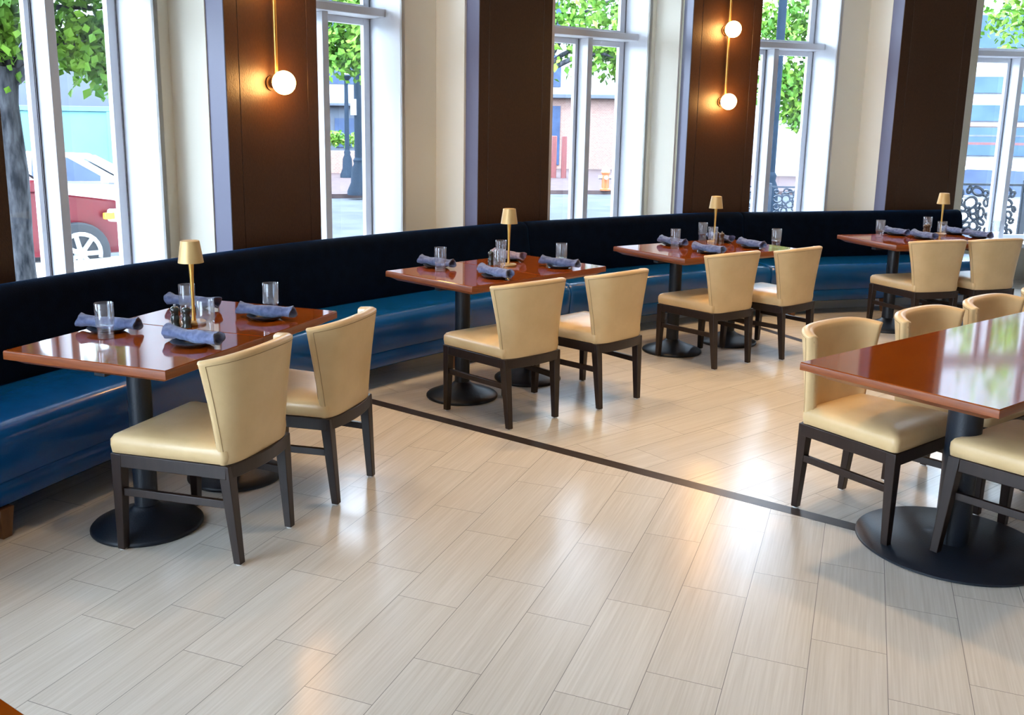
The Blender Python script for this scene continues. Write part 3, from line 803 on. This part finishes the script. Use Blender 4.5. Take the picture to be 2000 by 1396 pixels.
def make_lamp(label, group):
    g = thing('table_lamp', label, 'lamp', group=group)
    bm = nb(); add_lathe(bm, [(0.0005, 0), (0.047, 0), (0.050, 0.003), (0.050, 0.010), (0.047, 0.0125), (0.008, 0.014)], (0, 0, 0), 40); obj('base', bm, 'shade', g, smooth=40)
    bm = nb(); add_lathe(bm, [(0.0085, 0.013), (0.0065, 0.10), (0.0085, 0.20), (0.0125, 0.272)], (0, 0, 0), 20); obj('stem', bm, 'brass', g, smooth=60)
    bm = nb(); add_lathe(bm, [(0.0525, 0.262), (0.0395, 0.350), (0.0385, 0.3535), (0.033, 0.355), (0.0005, 0.355), (0.0005, 0.351), (0.0365, 0.349), (0.0500, 0.263)], (0, 0, 0), 40); obj('lamp_shade', bm, 'shade', g, smooth=40)
    bm = nb(); add_lathe(bm, [(0.0005, 0.284), (0.024, 0.284), (0.024, 0.290), (0.0005, 0.290)], (0, 0, 0), 24); obj('light_disc', bm, mat('warm_led_disc', (1, .8, .5, 1), 0.4, emit=(1, 0.68, 0.30, 1), emit_s=25, bump=(10, 0.01)), g, smooth=40)
    return g

ITEMS = {
 'first': dict(g=[(-1.514, 3.515), (-1.338, 3.966), (-1.145, 3.604), (-0.986, 4.037)], p=[(-1.555, 3.635), (-1.372, 4.13), (-1.143, 3.42), (-0.985, 3.93)],
     na=[-12, -17, -27, -16], m=[(-1.320, 3.751), (-1.266, 3.734)], lamp=(-1.262, 3.812)),
 'second': dict(g=[(-0.300, 5.393), (0.063, 5.798), (0.050, 5.325), (0.440, 5.675)], p=[(-0.332, 5.535), (0.115, 5.905), (0.027, 5.165), (0.425, 5.595)],
     na=[-39, -46, -52, -36], m=[(0.000, 5.678), (0.030, 5.715)], lamp=(0.110, 5.655)),
 'third': dict(g=[(1.340, 6.640), (1.656, 7.154), (1.657, 6.827), (2.111, 6.754)], p=[(1.360, 6.815), (1.790, 7.10), (1.530, 6.390), (1.930, 6.740)],
     na=[-58, -66, -55, -66], m=[(1.760, 6.966), (1.735, 7.010)], lamp=(1.725, 7.060)),
 'fourth': dict(g=[(3.227, 7.591), (3.790, 7.960), (3.712, 7.537), (4.248, 7.713)], p=[(3.450, 7.770), (4.010, 7.900), (3.560, 7.500), (4.080, 7.640)],
     na=[-72, -80, -78, -75], m=[(3.735, 7.870), (3.770, 7.900)], lamp=(3.860, 7.860)),
}
gdesc = ['at the left place setting', 'at the rear, behind the table lamp', 'at the front, beside the mills', 'at the right place setting']
ndesc = ['left', 'rear', 'front', 'right']
proto = {}
TZ = 0.75
for gname, d in ITEMS.items():
    for i, (x, y) in enumerate(d['g']):
        lab = 'clear water tumbler %s of the %s table group' % (gdesc[i], gname)
        if 'g' not in proto: proto['g'] = o = make_tumbler(lab, 'water tumblers on the tables')
        else: o = dup(proto['g'], label=lab)
        o.location = (x, y, TZ); o.rotation_euler = (0, 0, i)
    for i, (x, y) in enumerate(d['p']):
        lab = 'small dark plate under the %s napkin of the %s table group' % (ndesc[i], gname)
        if 'p' not in proto: proto['p'] = o = tag(make_plate(), lab, 'plate', 'small dark plates on the tables')
        else: o = dup(proto['p'], label=lab)
        o.location = (x, y, TZ - 0.001)
        key = 'n%d' % (i % 3) if not (gname == 'second' and i == 1) else 'nm'
        colr = 'mauve' if key == 'nm' else 'blue'
        lab = 'rolled %s cloth napkin at the %s setting of the %s table group' % (colr, ndesc[i], gname)
        if key not in proto: proto[key] = o = tag(make_napkin('mauve' if key == 'nm' else 'denim', 11 + i), lab, 'napkin', 'rolled napkins on plates')
        else: o = dup(proto[key], label=lab)
        a = radians(d['na'][i]); o.location = (x, y + 0.014, TZ + 0.0125); o.rotation_euler = (0, 0, a)
    for i, (x, y) in enumerate(d['m']):
        br = gname in ('third', 'fourth')
        key = 'mb' if br else 'mg'
        lab = '%s mill, %s one of the pair by the %s table group lamp' % ('brown' if br else 'dark green', ('left', 'right')[i], gname)
        if key not in proto: proto[key] = o = make_mill(lab, 'mill_brown' if br else 'mill', 'salt and pepper mills')
        else: o = dup(proto[key], label=lab)
        o.location = (x, y, TZ)
    lab = 'gold cordless table lamp standing on the %s table group' % gname
    if 'l' not in proto: proto['l'] = o = make_lamp(lab, 'gold table lamps')
    else: o = dup(proto['l'], label=lab)
    o.location = (*d['lamp'], TZ)

# ------------------------------------------------------------------ outdoors
GZ = -0.30
bm = nb(); add_box(bm, (10, 45, GZ - 0.05), (220, 100, 0.1)); tag(obj('street', bm, 'asphalt'), 'pale grey street outside the windows', 'street', kind='structure')
def ground_poly(name, pts, z, m, lab):
    bm = nb(); add_prism(bm, pts, GZ - 0.02, z); return tag(obj(name, bm, m), lab, 'sidewalk', kind='structure')
ground_poly('sidewalk_near', [(-9, 3.5), (-6.2, 7.6), (-3.2, 10.2), (0.5, 13.0), (12, 15.2), (12, 11.2), (6.2, 10.6), (1.5, 9.7), (-1.5, 7.6), (-3.0, 5.2), (-4.6, 0.5)], GZ + 0.05, 'pavement', 'brick sidewalk right outside the windows')
ground_poly('sidewalk_far', [(-30, 20), (-9.0, 23.4), (-2.5, 26.0), (0.2, 28.0), (14, 30.0), (40, 30), (40, 60), (-30, 60)], GZ + 0.12, 'pavement', 'brick sidewalk across the street')

def make_leaves(bm, centres, n, rad, size, rnd):
    for _ in range(n):
        c = rnd.choice(centres)
        p = Vector(c[:3]) + Vector((rnd.gauss(0, 1), rnd.gauss(0, 1), rnd.gauss(0, 0.7))) * c[3] * rad
        d = Vector((rnd.uniform(-1, 1), rnd.uniform(-1, 1), rnd.uniform(-1.2, 0.2))).normalized()
        s = d.cross(Vector((rnd.uniform(-1, 1), rnd.uniform(-1, 1), rnd.uniform(-1, 1)))).normalized()
        nn = d.cross(s); l = size * rnd.uniform(0.7, 1.3)
        pts = [p, p + d * l * 0.45 + s * l * 0.36 + nn * l * 0.08, p + d * l, p + d * l * 0.45 - s * l * 0.36 + nn * l * 0.08]
        v = [bm.verts.new(q) for q in pts]
        bm.faces.new((v[0], v[1], v[2])); bm.faces.new((v[0], v[2], v[3]))
def tree(label, x, y, r, hfork, crown, nleaf, lsize, seed, lean=0.0, spread=0.5, branches=6):
    rnd = random.Random(seed)
    t = thing('street_tree', label, 'tree', (x, y, GZ), 0, 'street trees outside the windows')
    bm = nb(); pts = []
    for i in range(9):
        f = i / 8; pts.append((lean * f + 0.02 * sin(i * 1.7), 0.02 * cos(i * 2.1), f * hfork))
    add_tube(bm, pts, r * 1.08, 16, r * 0.85)
    for k in range(branches):
        c = crown[k % len(crown)]
        a = Vector(pts[-1]); b = Vector(c[:3]); mid = a.lerp(b, 0.5) + Vector((rnd.uniform(-.2, .2), rnd.uniform(-.2, .2), 0.25))
        add_tube(bm, [a - Vector((0, 0, 0.15)), a.lerp(mid, 0.5), mid, b], r * 0.5, 8, r * 0.10)
    obj('trunk', bm, 'bark', t, smooth=60)
    bm = nb(); make_leaves(bm, crown, nleaf, spread, lsize, rnd); obj('foliage', bm, 'leaf', t)
    return t
tree('street tree with thick grey trunk right outside the leftmost window', -4.15, 8.02, 0.112, 2.35,
     [(0.0, 0.2, 3.0, .8), (0.75, 0.5, 2.9, .75), (-0.7, 0.1, 3.0, .9), (1.3, 0.9, 2.75, .55), (0.2, 0.6, 3.8, 1.0), (0.95, 0.6, 2.45, .38), (1.2, 0.7, 2.25, .28), (0.05, -0.25, 2.75, .32), (-0.05, -0.3, 2.55, .22), (0.72, 0.35, 2.6, .38), (0.8, 0.38, 2.45, .34), (0.65, 0.3, 2.55, .36)], 6200, 0.095, 3)
tree('leafy street tree whose crown shows above the lamp posts', -4.2, 21.0, 0.13, 3.1,
     [(0.3, 0, 4.2, 1.3), (-1.2, 0.3, 4.4, 1.2), (1.3, 0.2, 4.4, 1.1), (0.9, 0, 3.6, .7), (0, 0, 5.6, 1.5)], 4200, 0.17, 4)
tree('leafy street tree whose crown hangs over the brick building', 0.95, 19.5, 0.13, 3.2,
     [(0.4, 0, 4.2, 1.2), (1.5, 0, 3.6, .8), (-0.9, 0, 3.7, .8), (2.0, 0.3, 4.8, 1.2), (0.2, 0.5, 5.6, 1.5), (2.1, -.2, 3.2, .45)], 4600, 0.16, 5)
tree('leafy street tree whose crown shows left of the far right pillar', 8.2, 23.5, 0.13, 3.0,
     [(0.2, 0, 4.6, 1.3), (-1.2, 0, 4.5, 1.1), (1.2, 0, 3.8, .9), (-0.9, 0, 3.2, .7), (-0.4, 0, 2.5, .5), (0, 0, 5.8, 1.4)], 5200, 0.18, 6)
tree('thin street tree behind the ornate fence at far right', 11.4, 19.0, 0.06, 3.6,
     [(0.2, 0, 4.6, .9), (-1.0, 0, 4.2, .8), (1.2, 0, 4.4, 1.0), (0, 0, 5.4, 1.2)], 1500, 0.15, 8)

def plain(name, label, cat, m, fn, parent=None, bevel=0.0, smooth=None, group=None):
    bm = nb(); fn(bm); return tag(obj(name, bm, m, None, bevel=bevel, smooth=smooth), label, cat, group)
# pale teal construction fence
f = thing('site_fence', 'pale teal boarded fence across the street behind the white car', 'fence', (-9.05, 22.2, GZ), atan2(22.2 - 21.3, 9.95 + 1.85 - 0.9 - 0.0))
bm = nb(); add_box(bm, (-6, 0, 1.15), (12, 0.08, 2.3)); obj('board_panel', bm, 'teal', f)
bm = nb(); add_box(bm, (-6, -0.06, 2.26), (12, 0.06, 0.12)); obj('top_rail', bm, 'teal', f, bevel=0.01)
for i in range(6):
    bm = nb(); add_box(bm, (-0.05 - 2.4 * i, -0.06, 1.1), (0.09, 0.05, 2.2)); obj('post', bm, 'teal', f, bevel=0.01)

def facade(name, label, m, x, y, w, h, d, rot, windows=(), wm='carglass', cornice=None, bands=()):
    b = thing(name, label, 'building', (x, y, GZ), rot)
    bm = nb(); add_box(bm, (w / 2, d / 2, h / 2), (w, d, h)); obj('wall', bm, m, b)
    for (x0, x1, z0, z1) in windows:
        bm = nb(); add_box(bm, ((x0 + x1) / 2, -0.02, (z0 + z1) / 2), (x1 - x0, 0.08, z1 - z0)); obj('window', bm, wm, b)
    for (z0, z1, mm) in bands:
        bm = nb(); add_box(bm, (w / 2, -0.05, (z0 + z1) / 2), (w, 0.12, z1 - z0)); obj('facade_band', bm, mm, b)
    if cornice:
        bm = nb(); add_box(bm, (w / 2, -0.15, h), (w + 0.3, 0.6, cornice)); obj('cornice', bm, 'dkwall', b, bevel=0.03)
    return b
facade('building', 'dark slate building far behind the teal fence at left', 'dkwall', -34, 34.5, 22, 5.4, 6, 0.12, [(2, 5, 1, 3), (7, 10, 1, 3), (12, 15, 1, 3)])
facade('building', 'dark low building behind the two lamp posts', 'dkwall', -11.0, 46, 8.2, 3.05, 6, 0.05, [(1, 2.6, 1.0, 2.4), (3.2, 4.8, 1.0, 2.4), (5.4, 7.2, 1.0, 2.4)], cornice=0.15)
facade('building', 'pale stone building far behind the low dark one', 'pale', -26, 56, 34, 11, 3, 0.0, [(4 + 4 * i, 6 + 4 * i, 4.5 + 3 * j, 6.3 + 3 * j) for i in range(7) for j in range(2)])
facade('building', 'pink brick building with a dark cornice behind the fire hydrant', 'brick', 2.0, 45.2, 7.6, 3.55, 5, -0.02, [(0.4, 1.25, 0.3, 3.1)], cornice=0.2)
facade('building', 'pale plastered wall seen left of the far right pillar', 'pale', 10.4, 41, 3.6, 4.4, 3, -0.25, [(0.1, 0.5, 0, 4.4)], wm='brick')
facade('building', 'pale office building with blue window bands at far right', 'pale', 15.0, 37.0, 24, 12, 6, -0.25,
       bands=[(1.2, 2.25, 'blueglass'), (2.5, 3.1, 'blueglass'), (2.3, 2.42, 'coral'), (3.55, 4.15, 'blueglass'), (5.2, 6.4, 'blueglass'), (1.6, 1.7, 'coral'), (1.9, 1.98, 'pale')])
plain('planter', 'low brick planter box behind the lamp posts', 'planter', 'brick', lambda bm: add_box(bm, (-6.5, 38, GZ + 0.5), (5.5, 1.2, 1.0), 0.02), bevel=0.03)
rnd = random.Random(5)
bm = nb(); make_leaves(bm, [(-8.5 + 0.5 * i, 38, GZ + 1.5, 0.28) for i in range(9)], 1500, 0.7, 0.16, rnd)
tag(obj('hedge', bm, 'leaf'), 'bright green hedge growing in the brick planter', 'hedge')

def lamp_post(label, x, y, h, r, lantern=True):
    p = thing('street_lamp', label, 'street lamp', (x, y, GZ), 0, 'dark street lamp posts')
    bm = nb(); add_lathe(bm, [(r * 3.2, 0.12), (r * 3.2, 0.22), (r * 2.2, 0.45), (r * 2.0, 0.8), (r * 1.3, 0.95), (r * 1.5, 1.05), (r * 1.05, 1.12)], (0, 0, 0), 16); obj('post_base', bm, 'postblue', p, smooth=40)
    bm = nb(); add_lathe(bm, [(r * 1.05, 1.1), (r, h * 0.6), (r * 0.8, h)], (0, 0, 0), 16); obj('pole', bm, 'postblue', p, smooth=60)
    if lantern:
        bm = nb(); add_lathe(bm, [(r * 1.2, h), (r * 2.6, h + 0.15), (r * 2.2, h + 0.2)], (0, 0, 0), 12); obj('lantern_collar', bm, 'postblue', p, smooth=40)
        bm = nb(); add_lathe(bm, [(0.12, h + 0.2), (0.26, h + 0.85), (0.24, h + 0.9)], (0, 0, 0), 12); obj('lantern', bm, 'frosted', p, smooth=40)
        bm = nb(); add_lathe(bm, [(0.28, h + 0.9), (0.12, h + 1.1), (0.02, h + 1.3)], (0, 0, 0), 12); obj('lantern_cap', bm, 'postblue', p, smooth=40)
    return p
lamp_post('thinner street lamp post with a lantern, left of the two', -5.33, 34.1, 3.6, 0.085)
lp = lamp_post('thicker dark street post with a white notice, right of the two', -3.62, 25.1, 7.0, 0.10, False)
bm = nb(); add_box(bm, (-0.1, -0.11, 2.45), (0.16, 0.02, 0.42)); obj('notice', bm, 'pale', lp)
lamp_post('wide dark street post outside the window left of the far right pillar', 5.76, 19.15, 7.0, 0.085, False)
# hydrant
h = thing('fire_hydrant', 'orange fire hydrant with a white cap across the street', 'hydrant', (3.50, 28.5, GZ + 0.12))
bm = nb(); add_lathe(bm, [(0.16, 0), (0.16, 0.05), (0.115, 0.07), (0.115, 0.5), (0.14, 0.52), (0.14, 0.56)], (0, 0, 0), 18); obj('barrel', bm, 'orange', h, smooth=40)
bm = nb(); add_lathe(bm, [(0.135, 0.56), (0.12, 0.66), (0.07, 0.73), (0.03, 0.75), (0.03, 0.80), (0.005, 0.80)], (0, 0, 0), 18); obj('cap', bm, 'pale', h, smooth=40)
for a in (0, pi / 2, pi):
    bm = nb(); add_tube(bm, [(0.10 * cos(a), -0.10 * sin(a), 0.40), (0.22 * cos(a), -0.22 * sin(a), 0.40)], 0.06, 12); obj('outlet', bm, 'pale', h, smooth=40)
for i, x in enumerate((2.39, 2.78)):
    plain('bollard', ('maroon square bollard, left of the pair', 'maroon square bollard, right of the pair')[i], 'bollard', 'maroon', lambda bm: add_box(bm, (x, 36.0, GZ + 0.9), (0.2, 0.2, 1.65)), bevel=0.02, group='maroon bollards across the street')

# ornate iron fences
def iron_fence(label, x, y, rot, n, w, h, seed):
    f = thing('iron_fence', label, 'fence', (x, y, GZ + 0.05), rot, 'ornate iron fences')
    rnd = random.Random(seed)
    for k in range(n):
        bm = nb(); x0 = k * w
        for z in (0.08, h): add_box(bm, (x0 + w / 2, 0, z), (w - 0.03, 0.03, 0.03))
        for xx in (x0 + 0.03, x0 + w - 0.03): add_box(bm, (xx, 0, h / 2), (0.03, 0.03, h))
        placed = []
        for _ in range(700):
            a = rnd.uniform(0.03, 0.088); cx, cz = x0 + rnd.uniform(0.08 + a, w - 0.08 - a), rnd.uniform(0.10 + a * .7, h - 0.03 - a * .7)
            if all(hypot(cx - q[0], cz - q[1]) > (a + q[2]) * 0.80 for q in placed):
                placed.append((cx, cz, a)); th = rnd.uniform(0, pi); sq = rnd.uniform(0.5, 0.95)
                pts = []
                for i in range(17):
                    t_ = 2 * pi * i / 16; u, v = a * cos(t_), a * sq * sin(t_)
                    pts.append((cx + u * cos(th) - v * sin(th), 0, cz + u * sin(th) + v * cos(th)))
                add_tube(bm, pts, 0.019, 5)
        obj('fence_panel', bm, 'fence_iron', f)
    for k in range(n + 1):
        bm = nb(); add_box(bm, (k * w, 0, h / 2 + 0.02), (0.06, 0.06, h + 0.1)); obj('post', bm, 'fence_iron', f, bevel=0.005)
    return f
iron_fence('ornate dark iron fence with pebble cutouts outside the far right window', 4.9, 12.15, -0.02, 4, 1.05, 1.22, 2)
iron_fence('ornate dark iron fence low behind the wide street post', 4.2, 17.6, 0.0, 4, 1.1, 0.85, 9)

# cars
def car(label, x, y, rot, paint, suv=False):
    c = thing('car', label, 'car', (x, y, GZ), rot, None)
    H = 0.38 if suv else 0.20
    W = 0.92
    if suv:
        low = [(-2.3, 0.42), (2.02, 0.34), (2.16, 0.45), (2.15, 0.80), (1.98, 0.98), (1.2, 1.10), (-2.28, 1.16), (-2.36, 0.8)]
        cab = [(1.25, 1.10), (0.55, 1.70), (-1.9, 1.74), (-2.28, 1.14)]
        rw = 0.37; xs = (1.48, -1.42)
    else:
        low = [(-2.3, 0.34), (2.25, 0.32), (2.42, 0.48), (2.38, 0.70), (2.15, 0.82), (1.15, 0.94), (-1.7, 0.98), (-2.32, 0.92), (-2.4, 0.6)]
        cab = [(1.25, 0.92), (0.45, 1.38), (-0.95, 1.42), (-1.95, 0.98)]
        rw = 0.33; xs = (1.45, -1.40)
    bm = nb()
    add_loft(bm, [[(px * 0.97, sy * W * 0.90, pz if pz > 0.6 else pz + 0.05) for px, pz in low] if e else [(px, sy * W, pz) for px, pz in low] for sy, e in ((-1.0, 1), (-0.97, 0), (0.97, 0), (1.0, 1))])
    obj('body', bm, paint, c, bevel=0.05, seg=3)
    bm = nb(); zmin = cab[0][1]; zmax = max(p[1] for p in cab)
    add_loft(bm, [[(px, s * W * (0.93 - 0.20 * (pz - zmin) / (zmax - zmin)), pz) for px, pz in cab] for s in (-1, 1)])
    obj('cabin', bm, paint, c, bevel=0.04, seg=3)
    # side and end windows
    def inset(poly, k):
        cx = sum(p[0] for p in poly) / len(poly); cz = sum(p[1] for p in poly) / len(poly)
        return [(cx + (p[0] - cx) * k, cz + (p[1] - cz) * k) for p in poly]
    ci = inset(cab, 0.84)
    for s in (-1, 1):
        xm = (ci[1][0] + ci[2][0]) / 2
        for part in (0, 1):
            poly = [ci[0], ci[1], (xm + 0.04, zmax * 0.965), (xm + 0.04, ci[0][1])] if part == 0 else [(xm - 0.04, ci[0][1]), (xm - 0.04, zmax * 0.965), ci[2], ci[3]]
            bm = nb(); add_loft(bm, [[(px, s * (W * (0.93 - 0.20 * (pz - zmin) / (zmax - zmin)) + o_), pz) for px, pz in poly] for o_ in (-0.02, 0.012)])
            obj('side_window', bm, 'carglass', c)
    bm = nb(); a, b = cab[0], cab[1]
    q = []
    for f, o_ in ((0.1, 0.02), (0.9, 0.02)):
        px = a[0] + (b[0] - a[0]) * f + 0.02; pz = a[1] + (b[1] - a[1]) * f + 0.02; ww = W * (0.86 - 0.18 * f); q.append((px, -ww, pz)); q.append((px, ww, pz))
    add_quad(bm, [q[0], q[1], q[3], q[2]]); obj('windscreen', bm, 'carglass', c)
    for x_ in xs:
        for s in (-1, 1):
            bm = nb(); add_tube(bm, [(x_, s * (W - 0.20), rw), (x_, s * (W + 0.015), rw)], rw, 28); w_ = obj('wheel', bm, 'tyre', c, smooth=40, bevel=0.02)
            bm = nb(); yy = s * (W + 0.022)
            add_tube(bm, [(x_, yy - s * 0.02, rw), (x_, yy, rw)], rw * 0.22, 16)
            for k in range(7):
                an = 2 * pi * k / 7
                add_tube(bm, [(x_, yy - s * .006, rw), (x_ + rw * 0.62 * cos(an), yy - s * .006, rw + rw * 0.62 * sin(an))], 0.032, 6)
            rr = []
            for k in range(25): rr.append((x_ + rw * 0.64 * cos(2 * pi * k / 24), yy - s * .008, rw + rw * 0.64 * sin(2 * pi * k / 24)))
            add_tube(bm, rr, 0.028, 6)
            obj('rim', bm, 'alloy', w_, smooth=40)
    zl = 0.80 if suv else 0.62
    for s in (-1, 1):
        bm = nb(); add_box(bm, (2.22 - (0.2 if suv else 0), s * 0.74, zl), (0.34, 0.42, 0.16), -s * 0.45); hl = obj('headlamp', bm, 'lamp_clear', c, bevel=0.03)
        bm = nb(); add_box(bm, (2.05 - (0.19 if suv else 0), s * 0.905, zl), (0.13, 0.06, 0.08), -s * 0.1); obj('indicator', bm, 'amber', c, bevel=0.01)
    bm = nb(); add_box(bm, (2.33 - (0.2 if suv else 0), 0, 0.42), (0.12, 1.6, 0.08)); obj('bumper_trim', bm, 'alloy', c, bevel=0.03)
    for s in (-1, 1):
        bm = nb(); add_box(bm, (-0.25, s * (W + 0.005), 0.82 if not suv else 1.02), (0.22, 0.03, 0.04)); obj('door_handle', bm, paint, c, bevel=0.01)
        bm = nb(); add_box(bm, (0.95, s * (W + 0.10), 1.0 if not suv else 1.2), (0.12, 0.2, 0.14)); obj('wing_mirror', bm, paint, c, bevel=0.03)
    return c
def place_car(label, wx, wy, heading, paint, suv):
    o = car(label, wx, wy, heading, paint, suv); return o
# front right wheel of the red car sits at about (-5.1, 11.6)
hd = radians(46)
place_car('red car with its front wheel in view outside the leftmost window', -4.92 - 1.48 * cos(hd) - 0.9 * sin(hd) * 1.0, 10.86 - 1.48 * sin(hd) + 0.9 * cos(hd), hd, 'red', True)
place_car('white sedan behind the red car', -7.6, 16.1, radians(14), 'wcar', False)
place_car('white car parked behind the ornate fence at far right', 8.3, 15.4, radians(4), 'wcar', False)
